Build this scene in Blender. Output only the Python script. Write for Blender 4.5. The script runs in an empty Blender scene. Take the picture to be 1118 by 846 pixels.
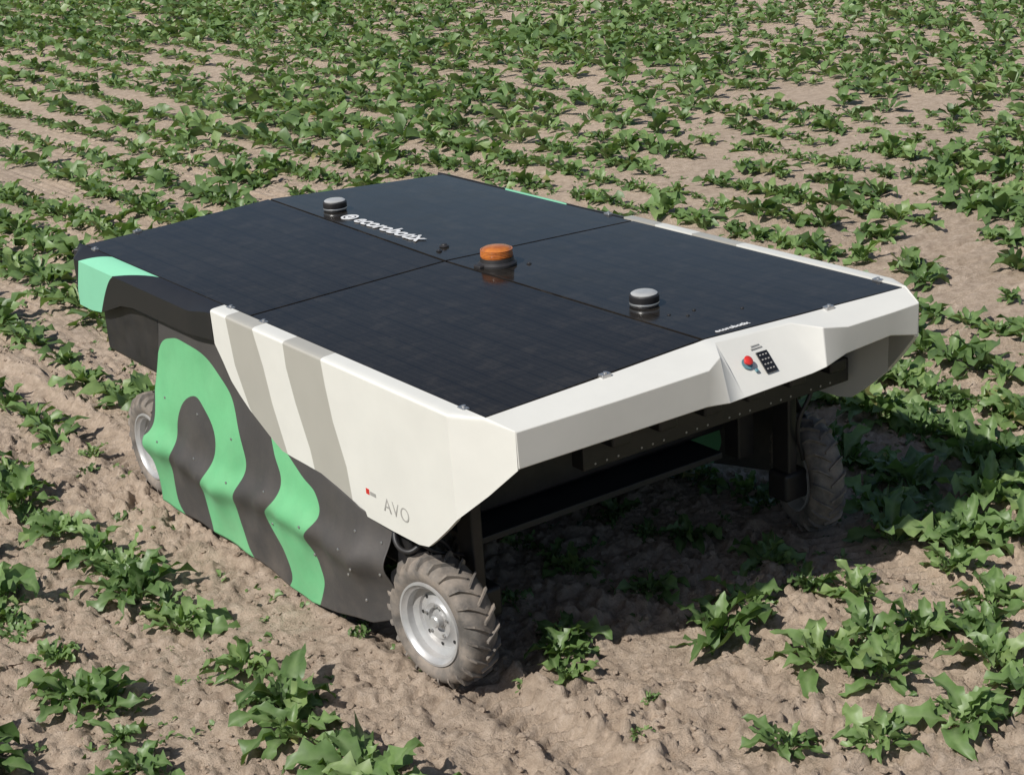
import bpy, bmesh, math, numpy as np
from mathutils import Matrix, Vector
rng=np.random.default_rng(7)
scene=bpy.context.scene
# ---------------------------------------------------------------- materials
def nm(name):
    m=bpy.data.materials.new(name); m.use_nodes=True
    nt=m.node_tree; return m,nt,nt.nodes["Principled BSDF"]
def N(nt,t,**k):
    n=nt.nodes.new(t)
    for a,b in k.items():
        if a.startswith("i_"): n.inputs[int(a[2:])].default_value=b
        else: setattr(n,a,b)
    return n
def noise(nt,scale,detail=4,rough=.55,coord=None):
    if coord is None:
        coord=N(nt,"ShaderNodeTexCoord").outputs["Object"]
    n=N(nt,"ShaderNodeTexNoise"); n.inputs["Scale"].default_value=scale
    n.inputs["Detail"].default_value=detail; n.inputs["Roughness"].default_value=rough
    nt.links.new(coord,n.inputs["Vector"]); return n.outputs["Fac"]
def ramp(nt,fac,stops):
    r=N(nt,"ShaderNodeValToRGB"); e=r.color_ramp.elements
    while len(e)<len(stops): e.new(.5)
    for i,(p,c) in enumerate(stops):
        e[i].position=p; e[i].color=(c[0],c[1],c[2],1)
    nt.links.new(fac,r.inputs[0]); return r.outputs[0]
def mixc(nt,fac,a,b,mode='MIX'):
    m=N(nt,"ShaderNodeMix",data_type='RGBA',blend_type=mode)
    for s,v in ((0,fac),(6,a),(7,b)):
        if isinstance(v,(int,float)): m.inputs[s].default_value=v
        elif isinstance(v,tuple): m.inputs[s].default_value=(v[0],v[1],v[2],1)
        else: nt.links.new(v,m.inputs[s])
    return m.outputs[2]
def bump(nt,b,h,strength=.3,dist=.01):
    n=N(nt,"ShaderNodeBump"); n.inputs["Strength"].default_value=strength; n.inputs["Distance"].default_value=dist
    nt.links.new(h,n.inputs["Height"]); nt.links.new(n.outputs[0],b.inputs["Normal"])
DUST=(.38,.31,.25)
def simple(name,col,rough=.5,metal=0,var=.15,scale=9,bmp=0,dust=0):
    m,nt,b=nm(name)
    f=noise(nt,scale,4)
    c=ramp(nt,f,[(.3,tuple(v*(1-var) for v in col)),(.7,tuple(min(1,v*(1+var)) for v in col))])
    if dust:
        f2=noise(nt,scale*.6,4,.65)
        k=ramp(nt,f2,[(.40,(0,0,0)),(.75,(dust,)*3)])
        c=mixc(nt,k,c,DUST)
    nt.links.new(c,b.inputs["Base Color"])
    b.inputs["Roughness"].default_value=rough; b.inputs["Metallic"].default_value=metal
    if bmp: bump(nt,b,noise(nt,scale*14,3),bmp,.003)
    return m
def sdmat(name,base,ins,rough,var=.06,bmp=0,dust=.0,scale=5):
    m,nt,b=nm(name)
    a=N(nt,"ShaderNodeAttribute",attribute_name="sd")
    lt=N(nt,"ShaderNodeMath",operation='LESS_THAN'); nt.links.new(a.outputs["Fac"],lt.inputs[0]); lt.inputs[1].default_value=0
    c=mixc(nt,lt.outputs[0],base,ins)
    f=noise(nt,scale,5,.6)
    c=mixc(nt,1.0,c,ramp(nt,f,[(.3,(1-var,)*3),(.7,(1,)*3)]),'MULTIPLY')
    if dust:
        k=ramp(nt,noise(nt,scale*.6,6,.7),[(.42,(0,0,0)),(.8,(dust,)*3)])
        g=N(nt,"ShaderNodeTexCoord"); s=N(nt,"ShaderNodeSeparateXYZ"); nt.links.new(g.outputs["Object"],s.inputs[0])
        z=ramp(nt,s.outputs[2],[(.05,(1,1,1)),(.75,(.25,)*3)])
        k=mixc(nt,1.0,k,z,'MULTIPLY')
        c=mixc(nt,k,c,DUST)
    nt.links.new(c,b.inputs["Base Color"]); b.inputs["Roughness"].default_value=rough
    if bmp: bump(nt,b,noise(nt,60,3),bmp,.003)
    return m
M_white=sdmat("cowl_white_paint",(.68,.67,.625),(.39,.375,.335),.36,dust=.10)
M_rail=sdmat("rail_black_plastic",(.013,.013,.015),(.22,.56,.37),.42,dust=.06)
M_curt=sdmat("curtain_fabric",(.058,.054,.053),(.145,.45,.21),.6,var=.15,bmp=.25,dust=.20)
M_black=simple("black_plastic",(.014,.014,.016),.5,var=.3,dust=.05)
M_dark=simple("dark_steel",(.018,.018,.02),.45,.3,dust=.05)
M_tray=simple("grey_sheet_metal",(.022,.024,.028),.5,.2,dust=.03)
M_rim=simple("rim_silver_paint",(.44,.44,.44),.38,.35,scale=14,dust=.25)
M_hole=simple("rim_hole_black",(.012,.012,.012),.8)
M_tyre=simple("tyre_rubber_dusty",(.115,.104,.094),.85,scale=16,var=.4,bmp=.5,dust=.65)
M_silver=simple("antenna_cap",(.52,.52,.51),.3,.3)
M_steel=simple("clamp_steel",(.5,.5,.5),.3,.8)
M_red=simple("stop_button_red",(.55,.03,.025),.35)
M_blue=simple("button_teal",(.10,.22,.26),.4)
M_key=simple("keypad_black",(.012,.012,.014),.35)
M_print=simple("print_white",(.68,.68,.68),.5)
M_pgrey=simple("print_grey",(.33,.32,.30),.5)
m,nt,b=nm("amber_lens"); b.inputs["Roughness"].default_value=.2
b.inputs["Transmission Weight"].default_value=.2; M_amber=m
nt.links.new(ramp(nt,noise(nt,30,3),[(.3,(.42,.12,.03)),(.7,(.60,.20,.04))]),b.inputs["Base Color"])
# solar glass
m,nt,b=nm("solar_glass"); M_solar=m
tc=N(nt,"ShaderNodeTexCoord"); sp=N(nt,"ShaderNodeSeparateXYZ"); nt.links.new(tc.outputs["Object"],sp.inputs[0])
def lines(sock,period,width):
    d=N(nt,"ShaderNodeMath",operation='DIVIDE'); nt.links.new(sock,d.inputs[0]); d.inputs[1].default_value=period
    f=N(nt,"ShaderNodeMath",operation='FRACT'); nt.links.new(d.outputs[0],f.inputs[0])
    l=N(nt,"ShaderNodeMath",operation='LESS_THAN'); nt.links.new(f.outputs[0],l.inputs[0]); l.inputs[1].default_value=width/period
    return l.outputs[0]
lx=lines(sp.outputs[0],.13,.005); ly=lines(sp.outputs[1],.13,.003); lf=lines(sp.outputs[0],.0325,.0018)
mx=N(nt,"ShaderNodeMath",operation='MAXIMUM'); nt.links.new(lx,mx.inputs[0]); nt.links.new(ly,mx.inputs[1])
base=ramp(nt,noise(nt,1.6,5),[(.3,(.012,.010,.0085)),(.7,(.019,.0165,.014))])
c=mixc(nt,lf,base,(.030,.027,.025)); c=mixc(nt,mx.outputs[0],c,(.005,.0045,.005))
k=ramp(nt,noise(nt,7,7,.75),[(.5,(0,0,0)),(.85,(.09,)*3)])
c=mixc(nt,k,c,(.3,.25,.2))
nt.links.new(c,b.inputs["Base Color"])
nt.links.new(ramp(nt,noise(nt,4,5,.7),[(.3,(.09,)*3),(.75,(.22,)*3)]),b.inputs["Roughness"])
b.inputs["Specular IOR Level"].default_value=.15
# ---------------------------------------------------------------- mesh helpers
def link(o,parent=None):
    scene.collection.objects.link(o)
    if parent: o.parent=parent
    return o
def mesh(name,V,F,mat,parent=None,smooth=False,attrs=None):
    me=bpy.data.meshes.new(name)
    V=np.asarray(V,dtype=np.float32)
    if isinstance(F,np.ndarray):
        nf,k=F.shape
        me.vertices.add(len(V)); me.vertices.foreach_set("co",V.ravel())
        me.loops.add(nf*k); me.loops.foreach_set("vertex_index",F.ravel().astype(np.int32))
        me.polygons.add(nf); me.polygons.foreach_set("loop_start",np.arange(0,nf*k,k,dtype=np.int32))
        me.polygons.foreach_set("loop_total",np.full(nf,k,dtype=np.int32))
        me.update(calc_edges=True)
    else:
        me.from_pydata([tuple(map(float,v)) for v in V],[],F); me.update()
    for a,d in (attrs or {}).items():
        at=me.attributes.new(a,'FLOAT','POINT'); at.data.foreach_set("value",np.asarray(d,dtype=np.float32).ravel())
    me.materials.append(mat)
    me.polygons.foreach_set("use_smooth",np.full(len(me.polygons),bool(smooth)))
    return link(bpy.data.objects.new(name,me),parent)
def fixn(o):
    bm=bmesh.new(); bm.from_mesh(o.data); bmesh.ops.recalc_face_normals(bm,faces=bm.faces); bm.to_mesh(o.data); bm.free(); return o
def bev(o,w,seg=3):
    md=o.modifiers.new("bevel",'BEVEL'); md.width=w; md.segments=seg; md.limit_method='ANGLE'; md.angle_limit=math.radians(30)
    o.data.polygons.foreach_set("use_smooth",np.full(len(o.data.polygons),True))
    wn=o.modifiers.new("wn",'WEIGHTED_NORMAL'); return o
def esplit(o,a=38):
    md=o.modifiers.new("es",'EDGE_SPLIT'); md.split_angle=math.radians(a); return o
def box(name,lo,hi,mat,parent,b=.008):
    x0,y0,z0=lo;x1,y1,z1=hi
    V=[(x0,y0,z0),(x1,y0,z0),(x1,y1,z0),(x0,y1,z0),(x0,y0,z1),(x1,y0,z1),(x1,y1,z1),(x0,y1,z1)]
    F=[(0,3,2,1),(4,5,6,7),(0,1,5,4),(1,2,6,5),(2,3,7,6),(3,0,4,7)]
    o=mesh(name,V,F,mat,parent)
    return bev(o,b) if b else o
def prism(name,poly,z0f,z1f,mat,parent,b=0):
    n=len(poly); V=[(x,y,z0f) if not callable(z0f) else (x,y,z0f(x,y)) for x,y in poly]+[(x,y,z1f(x,y) if callable(z1f) else z1f) for x,y in poly]
    F=[tuple(range(n))[::-1],tuple(range(n,2*n))]+[(i,(i+1)%n,n+(i+1)%n,n+i) for i in range(n)]
    o=fixn(mesh(name,V,F,mat,parent)); return bev(o,b) if b else o
def lathe(name,prof,mat,parent,axis='z',loc=(0,0,0),seg=64,smooth=True):
    a=np.linspace(0,2*math.pi,seg,endpoint=False); P=np.array(prof,float)
    n=len(P); V=np.zeros((n,seg,3))
    V[:,:,0]=P[:,0:1]*np.cos(a); V[:,:,1]=P[:,0:1]*np.sin(a); V[:,:,2]=P[:,1:2]
    if axis=='x': V=V[:,:,[2,0,1]]
    V=V.reshape(-1,3)+np.array(loc)
    F=[]
    for i in range(n-1):
        for j in range(seg):
            j2=(j+1)%seg; F.append((i*seg+j,i*seg+j2,(i+1)*seg+j2,(i+1)*seg+j))
    if P[0,0]<.003: F.append(tuple(range(seg)))
    if P[-1,0]<.003: F.append(tuple(range((n-1)*seg,n*seg)))
    o=mesh(name,V,F,mat,parent,smooth); fixn(o)
    if smooth: esplit(o)
    return o
def smoothpoly(P,k=8):
    P=np.array(P,float); n=len(P); out=[]
    for i in range(n):
        p0,p1,p2,p3=P[i-1],P[i],P[(i+1)%n],P[(i+2)%n]
        for t in np.linspace(0,1,k,endpoint=False):
            out.append(.5*((2*p1)+(-p0+p2)*t+(2*p0-5*p1+4*p2-p3)*t*t+(-p0+3*p1-3*p2+p3)*t**3))
    return np.array(out)
def sdf(Q,P):
    P=np.array(P,float); d=np.full(len(Q),1e9); ins=np.zeros(len(Q),bool)
    for i in range(len(P)):
        a=P[i-1];b=P[i];ab=b-a;L=ab@ab
        if L<1e-12: continue
        t=np.clip(((Q-a)@ab)/L,0,1); d=np.minimum(d,np.hypot(*(Q-a-t[:,None]*ab).T))
        c=((a[1]>Q[:,1])!=(b[1]>Q[:,1]))
        xx=a[0]+(Q[:,1]-a[1])*ab[0]/(ab[1] if ab[1]!=0 else 1e-12)
        ins^=c&(Q[:,0]<xx)
    return np.where(ins,-d,d)
def gridF(nu,nv,flip=False):
    i,j=np.meshgrid(np.arange(nu-1),np.arange(nv-1),indexing='ij'); a=(i*nv+j).ravel()
    F=np.stack([a,a+nv,a+nv+1,a+1],1); return F[:,::-1].copy() if flip else F
def table(T):
    T=sorted(T); xs=[t[0] for t in T]; ys=[t[1] for t in T]
    return lambda y: np.interp(y,xs,ys)
# ================================================================ ROBOT
W=2.2
robot=bpy.data.objects.new("field_spraying_robot",None); link(robot); robot.empty_display_size=.3
zb_c=table([(2.03,1.12),(1.97,1.05),(1.91,.97),(1.84,.92),(1.76,.87),(1.57,.78),(1.40,.715),(1.30,.69),(1.18,.668),(1.0,.66),(.61,.66),(.42,.665),(.35,.68),(.29,.725),(.20,.80),(0,.98),(-.12,1.10)])
def sm(t): t=np.clip(t,0,1); return t*t*(3-2*t)
stripe1=[(1.89,1.33),(1.65,1.33),(1.62,1.25),(1.57,1.12),(1.53,.96),(1.43,.71),(1.57,.70),(1.76,.88),(1.85,1.06)]
stripe2=[(1.36,1.34),(1.05,1.34),(1.03,1.17),(1.0,1.02),(.93,.84),(.90,.6),(1.18,.6),(1.23,.83),(1.31,1.02),(1.355,1.17)]
XS=-.076
def cowl(side):
    yend=2.03 if not side else 1.88
    ys=np.concatenate([np.linspace(-.12,0,20),np.linspace(.006,.10,17),np.linspace(.108,.35,34),np.linspace(.36,yend,190)]); nv=90
    V=np.zeros((len(ys),nv,3)); Q=np.zeros((len(ys),nv,2))
    for i,y in enumerate(ys):
        s=(-y/.12) if y<0 else 0
        xt=-.003+.052*s; zt=1.287-.038*s
        xs=XS+ ((.046-XS)*(.13-y)/.25 if y<.13 else 0)
        xs=min(xs,xt-.003)
        zb=zb_c(y); wv=xt-xs
        xx=xt-wv*np.array([0,.3,.6,.80,.92,.98,1,1]); zz=zt-.018*np.array([0,.06,.14,.22,.38,.62,.85,1.2])*(1-.8*s)
        z2=np.linspace(zz[-1],zb,nv-8+1)[1:]
        t=(zz[-1]-z2)/max(.05,zz[-1]-.66)
        x2=xs+.012*t*(1-s)
        V[i,:8,0]=xx;V[i,:8,2]=zz;V[i,8:,0]=x2;V[i,8:,2]=z2;V[i,:,1]=y
        Q[i,:,0]=y;Q[i,:,1]=V[i,:,2]
    Q=Q.reshape(-1,2); sd=np.minimum(sdf(Q,stripe1),sdf(Q,stripe2))
    V=V.reshape(-1,3)
    if side: V[:,0]=W-V[:,0]
    o=mesh("side_cowl_right" if side else "side_cowl_left",V,gridF(len(ys),nv,flip=bool(side)),M_white,robot,True,{"sd":sd})
    md=o.modifiers.new("s",'SOLIDIFY'); md.thickness=.018; md.offset=-1
    esplit(o,19)
    return o
cowl(0);cowl(1)
zb_r=table([(2.035,1.135),(2.3,1.115),(2.9,1.11),(3.05,1.09),(3.2,1.04),(3.33,1.0),(3.45,.985),(3.70,.985)])
def rail(side):
    y_0,yend=(2.036,3.70) if not side else (1.886,3.60)
    sh=0 if not side else .36
    ys=np.linspace(y_0,yend,150); nv=40
    V=np.zeros((len(ys),nv,3)); sd=np.zeros((len(ys),nv))
    for i,y in enumerate(ys):
        e=sm((y-2.03)/.25); dz=.022+.03*e
        xo=XS-.010*e
        r=sm((y-(yend-.10))/.10); xo=xo+.05*r
        zt=1.284
        k=np.linspace(0,1,8)
        V[i,:8,0]=-.003+(xo+.003)*k; V[i,:8,2]=zt-dz*k**1.6
        z2=np.linspace(zt-dz,zb_r(y),nv-7)[1:]
        V[i,8:,0]=xo; V[i,8:,2]=z2; V[i,:,1]=y
        zz=V[i,:,2]; kk=np.concatenate([k,np.ones(nv-8)])
        tlow=np.clip((1.225-zz)/(1.225-.985),0,1)
        y0=np.where(kk<1,2.72+.39*kk,3.11+.22*tlow**.7)-sh; y1=np.where(kk<1,3.28+.26*kk,3.54+.10*tlow)-sh
        sd[i]=np.maximum(y0-y,y-y1)
    V=V.reshape(-1,3)
    if side: V[:,0]=W-V[:,0]
    o=mesh("side_rail_right" if side else "side_rail_left",V,gridF(len(ys),nv,flip=bool(side)),M_rail,robot,True,{"sd":sd})
    md=o.modifiers.new("s",'SOLIDIFY'); md.thickness=.02; md.offset=-1
    esplit(o,30)
    return o
rail(0);rail(1)
def ztop(x,y):
    s=1.08; t=np.interp(y,[0,1.8,3.68],[.02,.028,.045])
    k= x/s if x<s else (W-x)/(W-s)
    return 1.276+t*max(0,min(1,k))
prism("deck_frame",[(.01,.02),(1.09,.06),(2.19,.02),(2.2,1.8),(2.2,3.585),(1.1,3.65),(0,3.69),(0,1.8)],1.2,lambda x,y:ztop(x,y)-.006,M_black,robot)
def panel(name,q):
    q=[Vector((x,y,0)) for x,y in q]; c=sum(q,Vector())/4
    g=.006; qq=[]
    for p in q:
        d=Vector((g if p.x<c.x else -g, g if p.y<c.y else -g,0)); qq.append(p+d)
    V=[(p.x,p.y,ztop(p.x,p.y)-.012) for p in qq]+[(p.x,p.y,ztop(p.x,p.y)+.006) for p in qq]
    F=[(3,2,1,0),(4,5,6,7)]+[(i,(i+1)%4,4+(i+1)%4,4+i) for i in range(4)]
    return bev(fixn(mesh(name,V,F,M_solar,robot)),.003,2)
sf,smd,sr=(1.09,.05),(1.05,1.81),(1.09,3.63)
panel("solar_panel_1",[(0,0),sf,smd,(0,1.80)])
panel("solar_panel_2",[sf,(2.2,0),(2.2,1.80),smd])
panel("solar_panel_3",[(0,1.80),smd,sr,(0,3.64)])
panel("solar_panel_4",[smd,(2.2,1.80),(2.19,3.53),sr])
prism("rear_bumper",[(-.02,3.66),(2.2,3.56),(2.22,3.60),(2.1,3.66),(.0,3.73),(-.05,3.70)],.99,1.262,M_black,robot,.012)
box("body_core",(.03,.25,1.09),(2.17,3.6,1.19),M_black,robot)
box("rear_side_box_left",(-.035,2.72,.76),(.30,3.44,1.09),M_black,robot,.03)
box("rear_side_box_right",(1.9,2.72,.76),(2.235,3.44,1.09),M_black,robot,.03)
box("rear_equipment_box",(.35,3.0,.75),(1.85,3.55,1.09),M_black,robot,.03)
S=[
 ((0,0,1.284),(.046,-.122,1.247),(.050,-.122,1.103),(.08,.02,1.095)),
 ((.5,.022,1.290),(.5,-.135,1.250),(.5,-.125,1.102),(.5,.02,1.095)),
 ((.93,.042,1.299),(.95,-.14,1.255),(.95,-.125,1.10),(.95,.02,1.095)),
 ((1.05,.046,1.301),(1.04,-.105,1.278),(1.03,-.165,1.105),(1.03,.02,1.1)),
 ((1.10,.050,1.302),(1.11,-.0,1.297),(1.10,-.175,1.112),(1.1,.02,1.1)),
 ((1.52,.030,1.294),(1.50,-.02,1.290),(1.47,-.175,1.118),(1.5,.02,1.1)),
 ((1.58,.026,1.293),(1.59,-.115,1.270),(1.56,-.165,1.12),(1.56,.02,1.1)),
 ((1.72,.021,1.291),(1.72,-.13,1.248),(1.72,-.12,1.128),(1.7,.02,1.1)),
 ((2.0,.009,1.286),(2.0,-.125,1.245),(2.0,-.105,1.135),(2.0,.02,1.1)),
 ((2.2,0,1.284),(2.154,-.122,1.247),(2.150,-.122,1.105),(2.12,.02,1.095))]
V=[p for s in S for p in s]; F=[]
for i in range(len(S)-1):
    for j in range(3):
        F.append((i*4+j,i*4+j+1,(i+1)*4+j+1,(i+1)*4+j))
o=mesh("front_fascia",V,F,M_white,robot,attrs={"sd":np.ones(len(V))}); fixn(o)
if o.data.polygons[1].normal.y>0: o.data.flip_normals()
md=o.modifiers.new("s",'SOLIDIFY'); md.thickness=.014; md.offset=-1
bev(o,.006,3)
dv=Vector((0,-.175,-.183)).normalized(); nrm=Vector((0,-.183,.175)).normalized(); ux=Vector((1,0,0))
def cmat(x,t,lift=0.003):
    p=Vector((x,-.006,1.2955))+dv*t+nrm*lift
    return Matrix(((ux.x,-dv.x,nrm.x,p.x),(ux.y,-dv.y,nrm.y,p.y),(ux.z,-dv.z,nrm.z,p.z),(0,0,0,1)))
def cbox(name,x,t,w,h,d,mat,b=.002):
    o=box(name,(-w/2,-h/2,0),(w/2,h/2,d),mat,robot,b); o.matrix_local=cmat(x,t); return o
KX=1.285
cbox("control_keypad",KX,.138,.060,.095,.005,M_key)
for i in range(3):
    for j in range(4):
        cbox("key_%d_%d"%(i,j),KX+.016*(i-1),.106+.021*j,.008,.006,.0062,M_pgrey,.001)
cbox("label_strip",KX-.01,.070,.06,.005,.001,M_pgrey,0)
cbox("label_strip_2",KX-.01,.058,.045,.004,.001,M_pgrey,0)
o=lathe("stop_button_base",[(.001,0),(.024,0),(.024,.004),(.001,.004)],M_blue,robot,seg=32); o.matrix_local=cmat(1.19,.122)
o=lathe("stop_button",[(.001,.004),(.012,.004),(.012,.012),(.019,.016),(.020,.021),(.015,.025),(.001,.027)],M_red,robot,seg=32); o.matrix_local=cmat(1.19,.116)
cbox("key_switch",1.215,.160,.014,.014,.008,M_blue)
def at(x,y): return (x,y,ztop(x,y)+.006)
for i,(x,y) in enumerate([(1.24,.58),(1.22,3.12)]):
    l=at(x,y)
    lathe("antenna_base_%d"%i,[(.001,0),(.060,0),(.060,.008),(.060,.012),(.064,.020),(.064,.046),(.060,.050),(.001,.050)],M_black,robot,loc=l)
    lathe("antenna_cap_%d"%i,[(.001,.050),(.056,.050),(.057,.054),(.048,.060),(.03,.062),(.001,.062)],M_silver,robot,loc=l)
    lathe("antenna_band_%d"%i,[(.0642,.008),(.0650,.010),(.0650,.016),(.0642,.018)],M_steel,robot,loc=l)
l=at(1.19,1.58)
lathe("beacon_base",[(.001,0),(.092,0),(.092,.010),(.080,.020),(.078,.038),(.001,.038)],M_black,robot,loc=l)
lathe("beacon_lens",[(.001,.038),(.074,.038),(.076,.048),(.073,.070),(.060,.083),(.03,.089),(.001,.090)],M_amber,robot,loc=l)
for i in range(5): lathe("beacon_ring_%d"%i,[(.070,.044+.007*i),(.0775-.0004*i,.045+.007*i),(.0775-.0004*i,.047+.007*i),(.07,.048+.007*i)],M_amber,robot,loc=l)
box("beacon_bracket",(1.075,1.56,l[2]-.002),(1.11,1.61,l[2]+.015),M_black,robot,.005)
for i,(x,y,s) in enumerate([(1.20,2.04,1.0),(1.13,1.98,.6),(1.30,1.48,.5)]):
    lathe("cable_gland_%d"%i,[(.001,0),(.024*s,0),(.024*s,.004*s),(.014*s,.009*s),(.012*s,.014*s),(.001,.014*s)],M_black,robot,loc=at(x,y),seg=24)
for i,(x,y) in enumerate([(1.22,.40),(1.27,.34),(1.34,.38),(1.5,.26)]):
    lathe("deck_screw_%d"%i,[(.001,0),(.008,0),(.007,.003),(.001,.004)],M_black,robot,loc=at(x,y),seg=16)
def clamp(i,x,y,rot):
    l=at(x,y); l=(l[0],l[1],l[2]+.003)
    o=box("panel_clamp_%d"%i,(-.022,-.012,-.012),(.022,.016,.006),M_steel,robot,.003); o.location=l; o.rotation_euler=(0,0,rot)
    lathe("clamp_bolt_%d"%i,[(.001,.006),(.008,.006),(.008,.012),(.001,.012)],M_steel,robot,loc=l,seg=12)
for i,a in enumerate([(.57,.018,0),(1.75,.008,0),(.0,.13,1.57),(.0,1.97,1.57),(.0,1.66,1.57),(2.2,.15,1.57),(2.2,2.0,1.57),(.0,3.5,1.57),(.3,3.64,0)]): clamp(i,*a)
def text(name,body,size,mat,M,sp=1.0,ext=.0008,bold=0):
    cu=bpy.data.curves.new(name,'FONT'); cu.body=body; cu.size=size; cu.extrude=ext; cu.space_character=sp; cu.offset=bold
    cu.materials.append(mat); o=bpy.data.objects.new(name,cu); link(o,robot); o.matrix_local=M; return o
def frame(X,Y,p):
    X=Vector(X).normalized();Y=Vector(Y).normalized();Z=X.cross(Y).normalized();Y=Z.cross(X)
    return Matrix(((X.x,Y.x,Z.x,p[0]),(X.y,Y.y,Z.y,p[1]),(X.z,Y.z,Z.z,p[2]),(0,0,0,1)))
dzx=(ztop(1.3,2.6)-ztop(1.2,2.6))/.1
text("deck_logo","ecorobotix",.135,M_print,frame((0,-1,-.009),(1,0,dzx),(1.15,2.83,ztop(1.15,2.83)+.0095)),1.0,.001,.003)
lathe("deck_logo_ring",[(.036,0),(.048,0),(.048,.002),(.036,.002),(.036,0)],M_print,robot,loc=(1.185,2.91,ztop(1.185,2.91)+.008),smooth=False,seg=40)
lathe("deck_logo_ring_2",[(.012,0),(.026,0),(.026,.002),(.012,.002),(.012,0)],M_print,robot,loc=(1.185,2.91,ztop(1.185,2.91)+.008),smooth=False,seg=32)
text("front_logo","ecorobotix",.040,M_print,frame((1,0,-.018),(0,1,0),(1.19,.075,ztop(1.19,.08)+.0085)),1.0,.0005,.001)
text("side_logo","AVO",.085,M_pgrey,frame((0,-1,0),(.020,0,1),(XS+.0100-.0015,.66,.735)),1.15,.0006,-.0006)
box("side_badge",(XS+.0085,.765,.768),(XS+.03,.79,.792),M_red,robot,0)
box("side_badge_text",(XS+.0088,.715,.770),(XS+.03,.76,.786),M_pgrey,robot,0)
# curtain
A=[(2.60,.99),(2.45,1.06),(2.31,1.07),(2.11,1.05),(1.93,.97),(1.85,.85),(1.81,.66),(1.83,.54),(1.93,.39),(1.96,.29),(1.90,.18),(1.76,.02),(2.20,.02),(2.30,.16),(2.32,.30),(2.18,.46),(2.11,.62),(2.14,.75),(2.26,.81),(2.41,.75),(2.52,.62),(2.56,.47),(2.67,.34),(2.68,.16),(2.52,.0),(3.1,.0),(3.1,.36),(2.80,.50),(2.74,.75)]
B=[(1.49,.84),(1.27,.71),(1.16,.66),(1.14,.56),(1.25,.42),(1.23,.30),(1.22,.19),(1.36,.0),(1.62,-.02),(1.49,.14),(1.53,.26),(1.62,.36),(1.60,.44),(1.49,.54),(1.46,.65),(1.50,.75)]
cb=table([(2.95,.07),(2.55,.085),(2.2,.10),(1.82,.115),(1.55,.085),(1.36,.06),(1.1,.11),(.84,.165),(.70,.22),(.57,.285)])
ct=table([(2.95,1.12),(2.04,1.12),(1.9,.95),(1.5,.80),(.9,.70),(.57,.62)])
def curtain(side):
    ys=np.linspace(.68,2.86,230); vs=np.linspace(0,1,100)
    V=np.zeros((len(ys),len(vs),3)); QQ=np.zeros((len(ys),len(vs),2))
    for i,y in enumerate(ys):
        zt,zb=ct(y),cb(y); z=zt+(zb-zt)*vs
        zf=.40+.10*(2.9-y)/2.3+.025*math.sin(y*5.1)
        x=-.036-.05*sm((1.0-z)/.45); xb=x.copy()
        x-= .047*np.exp(-((z-zf)/.08)**2)
        x+= .020*sm((zf-z)/.3)
        x-= .010*math.sin(y*9+1)*np.exp(-((z-zf+.03)/.16)**2)+.005*np.sin(y*17+z*9)*sm((zt-z)/.3)
        x-= .014*np.maximum(0,np.sin(y*4.2+z*2.5))*sm((zf-z)/.2)
        x-= .006*np.sin(y*31+z*14)*np.exp(-((z-zf)/.12)**2)
        x+= .055*sm((.88-y)/.2)
        V[i,:,0]=x;V[i,:,2]=z
        V[i,:,1]=y+(y-.57)/2.29*np.interp(z,[.08,.5,1.13],[.06,.0,-.15])
        QQ[i,:,0]=V[i,:,1]-2.2*(xb+.10); QQ[i,:,1]=z+.75*(xb+.10)
    Q=QQ.reshape(-1,2); sd=np.minimum(sdf(Q,smoothpoly(A)),sdf(Q,smoothpoly(B)))
    V=V.reshape(-1,3).copy()
    if side: V[:,0]=W-V[:,0]
    o=mesh("side_curtain_right" if side else "side_curtain_left",V,gridF(len(ys),len(vs),flip=bool(side)),M_curt,robot,True,{"sd":sd})
    md=o.modifiers.new("s",'SOLIDIFY'); md.thickness=.004; md.offset=-1
    return V.reshape(len(ys),len(vs),3)
VC=curtain(0);curtain(1)
k=0
for iy,izs in [(i,(40,62)) for i in (30,62,98,138,176,214)]+[(5,(20,50,80)),(20,(20,50,80))]:
    for iz in izs:
        p=VC[iy,iz]; o=lathe("snap_%d"%k,[(.001,0),(.007,0),(.006,.003),(.001,.004)],M_steel,robot,seg=12)
        o.matrix_local=frame((0,-1,0),(0,0,1),(p[0]-.001,p[1],p[2])); k+=1
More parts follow.
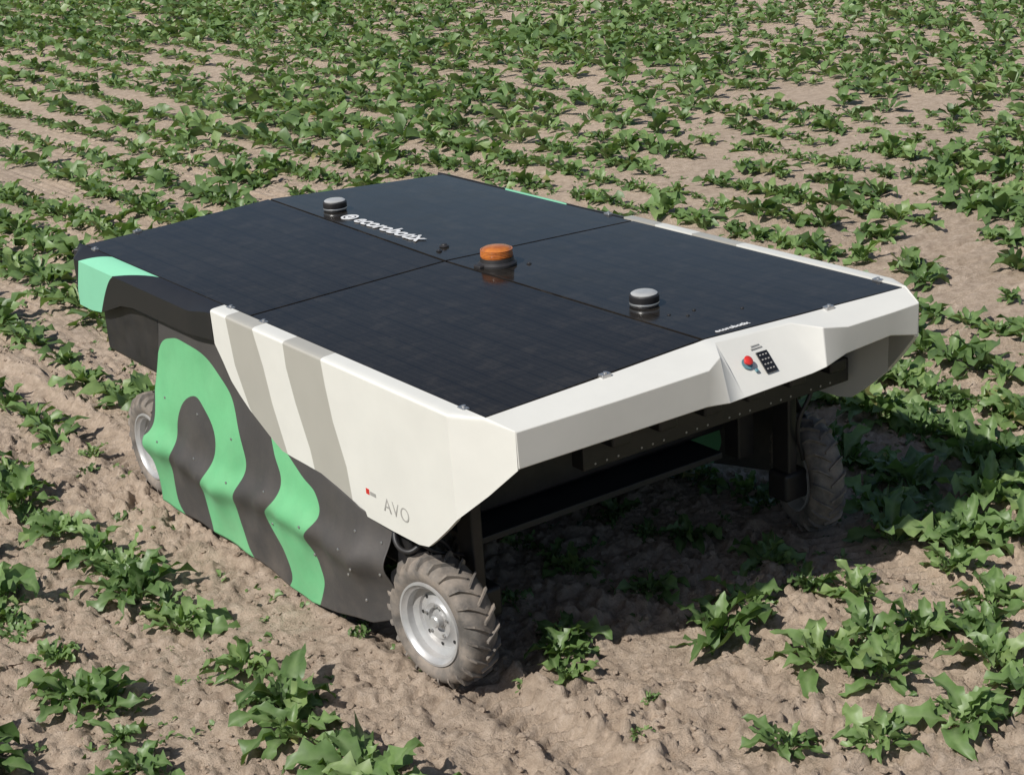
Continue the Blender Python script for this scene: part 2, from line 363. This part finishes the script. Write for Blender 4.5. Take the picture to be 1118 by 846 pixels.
# wheels
def wheel(name,xo,y,sgn,steer=0,r=.285,wd=.15):
    root=bpy.data.objects.new(name,None); link(root,robot); root.location=(xo+sgn*wd/2,y,r-.012); root.rotation_euler=(0,0,math.radians(steer))
    def X(u): return (u-wd/2)*sgn
    prof=[(.168,.014),(.185,.002),(.205,-.007),(.230,-.006),(.250,.006),(.262,.024),(.268,.045),(.270,wd/2),(.268,wd-.045),(.262,wd-.024),(.250,wd-.006),(.230,wd+.006),(.205,wd+.007),(.185,wd-.002),(.168,wd-.014)]
    lathe(name+"_tyre",[(a,X(b)) for a,b in prof],M_tyre,root,'x',(0,0,0),72)
    rim=[(.001,.060),(.034,.060),(.036,.064),(.052,.066),(.056,.050),(.076,.046),(.082,.054),(.104,.064),(.118,.066),(.122,.054),(.134,.048),(.146,.042),(.150,.014),(.160,.008),(.168,-.003),(.177,-.003),(.179,.006),(.172,.02),(.16,.05),(.16,wd-.05),(.172,wd-.02),(.177,wd+.002),(.168,wd+.003),(.15,wd-.02),(.145,wd-.06),(.001,wd-.06)]
    lathe(name+"_rim",[(a,X(b)) for a,b in rim],M_rim,root,'x',(0,0,0),64)
    lathe(name+"_hub",[(.001,X(.026)),(.020,X(.026)),(.026,X(.032)),(.028,X(.062)),(.001,X(.063))],M_rim,root,'x',(0,0,0),32)
    for i in range(5):
        a=i*2*math.pi/5+.3; yy,zz=math.cos(a)*.066,math.sin(a)*.066
        lathe(name+"_nut_%d"%i,[(.001,X(.038)),(.007,X(.038)),(.007,X(.052)),(.001,X(.052))],M_steel,root,'x',(0,yy,zz),6,False)
    for i in range(8):
        a=i*2*math.pi/8; yy,zz=math.cos(a)*.108,math.sin(a)*.108
        lathe(name+"_hole_%d"%i,[(.001,X(.0625)),(.008,X(.0625)),(.008,X(.07)),(.001,X(.07))],M_hole,root,'x',(0,yy,zz),16,False)
    V=[];F=[];nl=22
    for s in (0,1):
        for i in range(nl):
            a0=(i+.5*s)*2*math.pi/nl; n0=len(V)
            prf=[(-.004,.238,-.02),(.004,.256,0.0),(.014,.266,.02),(.05,.270,.10),(.082,.269,.185)]
            for (u,rb,da) in prf:
                uu=u if s==0 else wd-u
                for (dr,dw) in ((-.012,-.028),(.013,-.018),(.013,.018),(-.012,.028)):
                    aa=a0+da+dw*.9
                    rr=rb+dr-(.008 if u<.01 else 0)
                    ex=-(.005 if (u<.01 and dr>0) else 0)
                    V.append((X((uu+ex) if s==0 else (uu-ex)),math.cos(aa)*rr,math.sin(aa)*rr))
            for q in range(4):
                for e in range(3):
                    F.append((n0+q*4+e,n0+q*4+e+1,n0+(q+1)*4+e+1,n0+(q+1)*4+e))
            F.append((n0,n0+1,n0+2,n0+3)); F.append((n0+16,n0+17,n0+18,n0+19))
    fixn(mesh(name+"_lugs",V,F,M_tyre,root))
wheel("wheel_front_left",-.012,.50,1,7)
wheel("wheel_rear_left",.012,3.18,1,0)
wheel("wheel_front_right",2.25,.56,-1,-20)
wheel("wheel_rear_right",2.235,3.18,-1,0)
for nme,x,y in (("fl",.20,.50),("rl",.20,3.16),("fr",1.95,.50),("rr",1.95,3.16)):
    box("leg_post_"+nme,(x-.0,y-.05,.22),(x+.055,y+.06,1.10),M_dark,robot,.01)
    box("motor_"+nme,(x-.03,y-.065,.22),(x+.12,y+.065,.36),M_dark,robot,.02)
    box("leg_head_"+nme,(x-.10,y-.10,.86),(x+.10,y+.12,1.10),M_dark,robot,.02)
box("inner_guard_right",(1.80,.62,.42),(1.90,.72,1.08),M_dark,robot,.01)
box("front_cross_beam",(.66,.30,.79),(2.18,.38,.90),M_dark,robot,.006)
box("front_upper_beam",(.10,.22,.98),(2.10,.30,1.09),M_black,robot,.006)
for i,x in enumerate(np.linspace(.78,2.0,6)):
    box("valve_block_%d"%i,(x-.06,.18,.905),(x+.04,.32,.965),M_dark,robot,.012)
    lathe("valve_bolt_%d"%i,[(.001,0),(.010,0),(.010,-.012),(.001,-.014)],M_steel,robot,'z',(0,0,0),12).matrix_local=frame((1,0,0),(0,0,1),(x+.07,.298,.875))
    for q in range(3):
        lathe("beam_bolt_%d_%d"%(i,q),[(.001,0),(.005,0),(.005,-.006),(.001,-.006)],M_pgrey,robot,'z',(0,0,0),8).matrix_local=frame((1,0,0),(0,0,1),(x-.06+.06*q,.299,.81))
box("spray_unit",(.42,.80,.50),(1.88,2.9,1.08),M_black,robot,.02)
box("spray_tray",(.32,.62,.46),(1.70,2.95,.49),M_tray,robot,.004)
box("side_bracket_left",(-.005,.60,.46),(.10,.80,.62),M_dark,robot,.02)
box("side_frame_left",(.02,.8,.55),(.06,2.75,.60),M_dark,robot,.004)
box("side_frame_right",(2.14,.8,.55),(2.18,2.75,.60),M_dark,robot,.004)
def tube(name,pts,r,mat):
    cu=bpy.data.curves.new(name,'CURVE'); cu.dimensions='3D'; cu.bevel_depth=r; cu.bevel_resolution=3
    sp_=cu.splines.new('BEZIER'); sp_.bezier_points.add(len(pts)-1)
    for b_,p_ in zip(sp_.bezier_points,pts): b_.co=p_; b_.handle_left_type=b_.handle_right_type='AUTO'
    cu.materials.append(mat); return link(bpy.data.objects.new(name,cu),robot)
tube("hose_1",[(.10,.70,.70),(-.03,.66,.62),(-.02,.60,.56),(.08,.56,.60),(.2,.55,.45)],.011,M_black)
tube("hose_2",[(.12,.62,.70),(.0,.58,.66),(.02,.52,.60),(.2,.52,.50)],.008,M_black)
for i,x in enumerate((.8,1.05,1.3,1.6,1.85)):
    tube("feed_hose_%d"%i,[(x,.34,.95),(x+.06,.24,.93),(x+.14,.26,.99),(x+.2,.34,1.05)],.009,M_black)
tube("axle_hose",[(1.95,.45,1.0),(2.05,.40,.8),(1.98,.42,.6),(2.05,.46,.4)],.010,M_black)
# ================================================================ FIELD
tab=rng.random((256,256))
def vn(x,y,s=0):
    x=x+s*37.7;y=y+s*17.3
    xi=np.floor(x).astype(int);yi=np.floor(y).astype(int);fx=x-xi;fy=y-yi
    fx=fx*fx*(3-2*fx);fy=fy*fy*(3-2*fy)
    a=tab[xi&255,yi&255];b=tab[(xi+1)&255,yi&255];c=tab[xi&255,(yi+1)&255];d=tab[(xi+1)&255,(yi+1)&255]
    return (a+(b-a)*fx)*(1-fy)+(c+(d-c)*fx)*fy
def rot(x,y,a): return x*math.cos(a)-y*math.sin(a), x*math.sin(a)+y*math.cos(a)
TR=(.13,2.16)
def hgt(x,y,fine=1):
    x=np.asarray(x,float);y=np.asarray(y,float)
    h=.026*(vn(x*1.1,y*1.1,1)-.5)+.020*(vn(*rot(x*3.7,y*3.7,.5),2)-.5)
    a,b=rot(x,y,.9)
    rough=.40+1.1*vn(x*2.1,y*2.1,6)
    b1=vn(a*15,b*15,3); b2=vn(*rot(x*29,y*29,1.3),4)
    f=.021*sm((b1-.52)/.18)+.020*sm((b2-.52)/.16)+.024*(vn(*rot(x*44,y*44,.3),5)-.5)
    tr=np.zeros_like(x)
    for xc in TR:
        t=np.exp(-(np.abs(x-xc)/.10)**6); tr=np.maximum(tr,t)
    berm=np.exp(-((np.abs(x-TR[0])-.155)/.035)**2)
    ch=np.abs(((y/.078+np.abs(x-TR[0])*7)%1)-.5)*2
    h=h*(1-.5*tr)+f*rough*fine*(1-.85*tr)-.040*tr+.018*berm+.030*tr*sm((ch-.35)/.25)*fine*(.6+.4*vn(x*3,y*3,12))
    return h-.012
def axis(lo,hi,step,far,n):
    g=np.arange(lo,hi,step); k=np.geomspace(step*1.3,far,n); c=np.cumsum(k)
    return np.concatenate([lo-c[::-1],g,g[-1]+c])
gx=axis(-2.2,4.4,.0125,26,84); gy=axis(-2.0,4.8,.0125,26,84)
X,Y=np.meshgrid(gx,gy,indexing='ij')
fine=np.clip(1.3-np.maximum.reduce([-2.2-X,X-4.4,-2.0-Y,Y-4.8,np.zeros_like(X)])/9,0,1)
Z=hgt(X,Y,fine)
m,nt,b=nm("field_soil"); M_soil=m
f1=noise(nt,.6,3,.6);f2=noise(nt,12,7,.78)
c1=ramp(nt,f2,[(.25,(.29,.222,.170)),(.5,(.50,.400,.315)),(.70,(.67,.555,.455))])
c1=mixc(nt,1.0,c1,ramp(nt,f1,[(.3,(.87,.86,.85)),(.7,(1.05,1.03,1.0))]),'MULTIPLY')
nt.links.new(c1,b.inputs["Base Color"]); b.inputs["Roughness"].default_value=.95; b.inputs["Specular IOR Level"].default_value=.1
bump(nt,b,noise(nt,60,5,.8),1.0,.022)
mesh("field_ground",np.stack([X,Y,Z],-1).reshape(-1,3),gridF(len(gx),len(gy)),M_soil,None,True)
bm=bmesh.new(); bmesh.ops.create_icosphere(bm,subdivisions=2,radius=1); bm.verts.ensure_lookup_table()
iv=np.array([v.co[:] for v in bm.verts]); fi=np.array([[v.index for v in f.verts] for f in bm.faces]); bm.free()
nc=16000
cx=rng.uniform(-2.4,5,nc); cy=-2+8.5*rng.random(nc)**1.5
sz=.003+.015*rng.random(nc)**3+ .016*(rng.random(nc)<.022)
kk=~((np.abs(cx-TR[0])<.11)|(np.abs(cx-TR[1])<.10))|(rng.random(nc)<.08)
cx,cy,sz=cx[kk],cy[kk],sz[kk]; nc=len(cx)
d=iv[None]*(1+.26*rng.standard_normal((nc,len(iv),1)).clip(-1.2,1.2)*.8)
d*=np.stack([rng.uniform(.8,1.4,nc),rng.uniform(.8,1.3,nc),rng.uniform(.45,.8,nc)],-1)[:,None]
ca=rng.uniform(0,6.3,nc); c_,s_=np.cos(ca)[:,None],np.sin(ca)[:,None]
dx=d[...,0]*c_-d[...,1]*s_; dy=d[...,0]*s_+d[...,1]*c_
ch=hgt(cx,cy)
CV=np.stack([cx[:,None]+dx*sz[:,None],cy[:,None]+dy*sz[:,None],(ch+sz*.2)[:,None]+d[...,2]*sz[:,None]],-1).reshape(-1,3)
CF=(fi[None]+(np.arange(nc)*len(iv))[:,None,None]).reshape(-1,3)
mesh("soil_clods",CV,CF,M_soil,None,False)
# leaf material
m,nt,b=nm("beet_leaf"); M_leaf=m
ar=N(nt,"ShaderNodeAttribute",attribute_name="rnd").outputs["Fac"]; rb=N(nt,"ShaderNodeAttribute",attribute_name="rib").outputs["Fac"]
c=ramp(nt,ar,[(0,(.070,.124,.040)),(.55,(.118,.196,.064)),(.92,(.178,.268,.096)),(1,(.27,.26,.11))])
c=mixc(nt,.4,c,ramp(nt,noise(nt,34,1),[(.3,(.6,.62,.6)),(.7,(1.25,1.25,1.15))]),'MULTIPLY')
c=mixc(nt,rb,c,(.26,.34,.17))
nt.links.new(c,b.inputs["Base Color"]); b.inputs["Roughness"].default_value=.44; b.inputs["Specular IOR Level"].default_value=.42
tr=N(nt,"ShaderNodeBsdfTranslucent"); nt.links.new(mixc(nt,1.0,c,(1.3,1.5,.55),'MULTIPLY'),tr.inputs[0])
mx=N(nt,"ShaderNodeMixShader"); mx.inputs[0].default_value=.24
nt.links.new(b.outputs[0],mx.inputs[1]); nt.links.new(tr.outputs[0],mx.inputs[2]); nt.links.new(mx.outputs[0],nt.nodes["Material Output"].inputs[0])
def leaves(P,nL,nu,cols,wf=1.0):
    n=len(P); tot=n*nL
    px=np.repeat(P,nL,0); idx=np.tile(np.arange(nL),n)
    sc=px[:,3]*rng.uniform(.55,1.1,tot)
    q=idx/nL
    phi=np.repeat(rng.uniform(0,6.28,n),nL)+idx*2.4+rng.normal(0,.3,tot)
    L=np.minimum(sc*(.32-.14*q)*rng.uniform(.8,1.15,tot),.32)
    th0=np.radians(36+38*q)+rng.normal(0,.2,tot); kap=rng.uniform(.8,2.2,tot)*(1.15-.4*q)
    wd=L*rng.uniform(.12,.17,tot)*wf
    u=np.linspace(0,1,nu)
    th=th0[:,None]-kap[:,None]*u[None]**1.5
    du=1/(nu-1)
    r=np.concatenate([np.zeros((tot,1)),np.cumsum(np.cos(th[:,:-1])*du,1)],1)*L[:,None]
    z=np.concatenate([np.zeros((tot,1)),np.cumsum(np.sin(th[:,:-1])*du,1)],1)*L[:,None]
    t=np.clip((u-.26)/.74,0,1)
    w=np.sin(np.pi*t**.85)**.65*np.where(t>0,1,0)
    w=np.where(u<.27,.10+.06*u,np.maximum(w,.12*(u<.9)))
    w[-1]=.04
    half=wd[:,None]*w[None]
    wob=1+.24*np.sin(u[None]*rng.uniform(18,32,(tot,1))+rng.uniform(0,6,(tot,1)))
    half=half*wob
    v=np.linspace(-1,1,cols)
    tw=rng.normal(0,.55,(tot,1))*u[None]
    yaw=rng.normal(0,.5,(tot,1))*u[None]**2
    side=half[:,:,None]*v[None,None]
    fold=np.abs(v)[None,None]*half[:,:,None]*rng.uniform(.1,.7,(tot,1,1))
    wav=(v**2)[None,None]*half[:,:,None]*.60*np.sin(u[None,:,None]*rng.uniform(16,30,(tot,1,1))+rng.uniform(0,6,(tot,1,1))+2.2*v[None,None])
    up=fold+wav+side*np.sin(tw)[:,:,None]
    lat=side*np.cos(tw)[:,:,None]
    rr=r[:,:,None]-up*np.sin(th)[:,:,None]; zz=z[:,:,None]+up*np.cos(th)[:,:,None]
    ang=phi[:,None]+yaw*.6
    ca,sa=np.cos(ang)[:,:,None],np.sin(ang)[:,:,None]
    off=rng.normal(0,.012,(tot,2))
    x=px[:,0,None,None]+off[:,0,None,None]+rr*ca-lat*sa; y=px[:,1,None,None]+off[:,1,None,None]+rr*sa+lat*ca
    zz=np.maximum(zz,.006+.006*(q*7%1)[:,None,None]+.1*np.abs(lat))+px[:,2,None,None]
    V=np.stack([x,y,zz],-1).reshape(-1,3)
    F=gridF(nu,cols)
    F=(F[None]+(np.arange(tot)*nu*cols)[:,None,None]).reshape(-1,4)
    rn=np.clip(np.repeat(rng.uniform(.15,.8,n),nL)+rng.normal(0,.19,tot)+.2*q,0,.93); rn=np.where(rng.random(tot)<.008,1,rn)
    R=np.broadcast_to(rn[:,None,None],(tot,nu,cols)).ravel()
    rib=np.where(np.abs(v)<.1,.38,0)[None,:]*np.ones((nu,1)); rib=np.where((u<.26)[:,None],.6,rib)
    if cols==3: rib=rib*.4
    RB=np.broadcast_to(rib[None],(tot,nu,cols)).ravel()
    return V,F,R,RB
def emit(name,groups):
    Vs=[];Fs=[];Rs=[];Bs=[];o=0
    for g in groups:
        if len(g[0])==0: continue
        V,F,R,RB=leaves(*g); Vs.append(V);Fs.append(F+o);Rs.append(R);Bs.append(RB);o+=len(V)
    return mesh(name,np.concatenate(Vs),np.concatenate(Fs),M_leaf,None,True,{"rnd":np.concatenate(Rs),"rib":np.concatenate(Bs)})
camp=np.array([-3.1332,-4.6924])
pts=[]
for k in range(-12,80):
    xr=-.6+.57*k
    yy=-3.0+rng.uniform(0,.2)
    while yy<38:
        yy+=rng.uniform(.13,.27)
        x=xr+rng.normal(0,.045)+.04*math.sin(yy*.6+k)
        dx_,dy_=x-camp[0],yy-camp[1]; dist=math.hypot(dx_,dy_); az=math.atan2(dx_,dy_)
        if dist<2.0 or dist>36 or not(-.2<az<1.42): continue
        dens=vn(np.array([x*.9]),np.array([yy*.45]),8)[0]
        if rng.random()<.05+(.42 if dist>9 else .14)*(dens<.29): continue
        s=.60+.44*vn(np.array([x*.5]),np.array([yy*.35]),9)[0]+rng.normal(0,.18)
        if dist<9: s*=1.15
        if k==1 and yy<4.2:
            if rng.random()<.3: continue
            s*=.36
        if k==2 and yy<.9: s*=.6
        if .3<x<3.3 and -1.6<yy<.75: continue
        if any(abs(x-wx)<.2 and abs(yy-wy)<.36 for wx in(.09,2.16) for wy in(.52,3.18)): continue
        if abs(x-TR[0])<.13 and yy<.6: continue
        if yy<3.8 and -.25<x<2.4: s*=.6
        pts.append((x,yy,0,min(1.3,max(.25,s)),dist))
man=[(1.10,.0,1.3),(1.22,-.45,1.2),(1.34,-.68,1.0),(1.70,-.56,1.1),(1.72,-.9,1.0),(1.28,-1.12,1.0),(1.62,-1.22,1.1),(.70,-.78,.75),(.95,-1.0,.7),(2.33,.15,1.3),(2.60,-.03,1.35),(2.95,.12,1.4),(3.1,-.25,1.25),(2.5,.38,1.25),(2.85,.5,1.3),(3.3,.45,1.4),(3.2,.1,1.3),(2.75,-.3,1.1),(2.45,-.1,1.1),(.50,.30,.8),(.42,.16,.62),(.60,.42,.65),(1.66,.05,.7),(1.72,.35,.8),(2.27,-.22,.8),(2.2,-.5,.7),(.55,-.2,.26),(.36,-.35,.26),(1.75,-.15,.75),(1.15,.5,.7),(2.3,-.85,1.0),(2.05,-1.1,1.1),(1.35,.1,.8),(1.5,-.45,.8),(1.9,-.7,.9)]
for x,y,s in man: pts.append((x,y,0,s,math.hypot(x-camp[0],y-camp[1])))
pts=np.array(pts); pts[:,2]=hgt(pts[:,0],pts[:,1],0)
near=pts[pts[:,4]<9.5]; mid=pts[(pts[:,4]>=9.5)&(pts[:,4]<17)]; far=pts[pts[:,4]>=17]
emit("sugar_beet_plants",[(near[:,:4],20,12,5),(mid[:,:4],15,7,3,1.1),(far[:,:4],12,5,3,1.25)])
nw=3400
wx=rng.uniform(-3,9,nw); wy=rng.uniform(-2.2,12,nw); cl=vn(wx*1.3,wy*.7,11)
k=(cl>.42); wx,wy=wx[k],wy[k]
P=np.stack([wx,wy,hgt(wx,wy,0),rng.uniform(.08,.26,len(wx))],1)
emit("weed_seedlings",[(P,6,5,3,1.5)])
# ================================================================ LIGHT / CAMERA
sun_dir=Vector((-1.0,-.22,1.05)).normalized()
el=math.asin(sun_dir.z); azm=math.atan2(sun_dir.x,sun_dir.y)
sd=bpy.data.lights.new("sun",'SUN'); sd.energy=5.0; sd.angle=math.radians(.6); sd.color=(1,.965,.90)
so=bpy.data.objects.new("sun",sd); link(so); so.rotation_euler=(-sun_dir).to_track_quat('-Z','Y').to_euler(); so.location=(-10,-2,10)
w=bpy.data.worlds.new("World"); scene.world=w; w.use_nodes=True
nt=w.node_tree; bg=nt.nodes["Background"]; sk=nt.nodes.new("ShaderNodeTexSky"); sk.sky_type='NISHITA'; sk.sun_disc=False
sk.sun_elevation=el; sk.sun_rotation=azm; nt.links.new(sk.outputs[0],bg.inputs[0]); bg.inputs[1].default_value=.075
f,cx0,cy0,cz0,yaw,pit,rol=1841.6298,-3.1332,-4.6924,3.3800,.6074,.3391,-.0667
fw=Vector((math.sin(yaw)*math.cos(pit),math.cos(yaw)*math.cos(pit),-math.sin(pit))); rt=Vector((math.cos(yaw),-math.sin(yaw),0)); up=rt.cross(fw)
r2=rt*math.cos(rol)+up*math.sin(rol); u2=-rt*math.sin(rol)+up*math.cos(rol)
cd=bpy.data.cameras.new("camera"); cam=bpy.data.objects.new("camera",cd); link(cam)
cam.matrix_world=Matrix(((r2.x,u2.x,-fw.x,cx0),(r2.y,u2.y,-fw.y,cy0),(r2.z,u2.z,-fw.z,cz0),(0,0,0,1)))
cd.sensor_width=36; cd.lens=f/1118*36; cd.clip_end=2000; cd.clip_start=.05
scene.camera=cam
scene.view_settings.view_transform='Standard'; scene.view_settings.look='None'; scene.view_settings.exposure=0
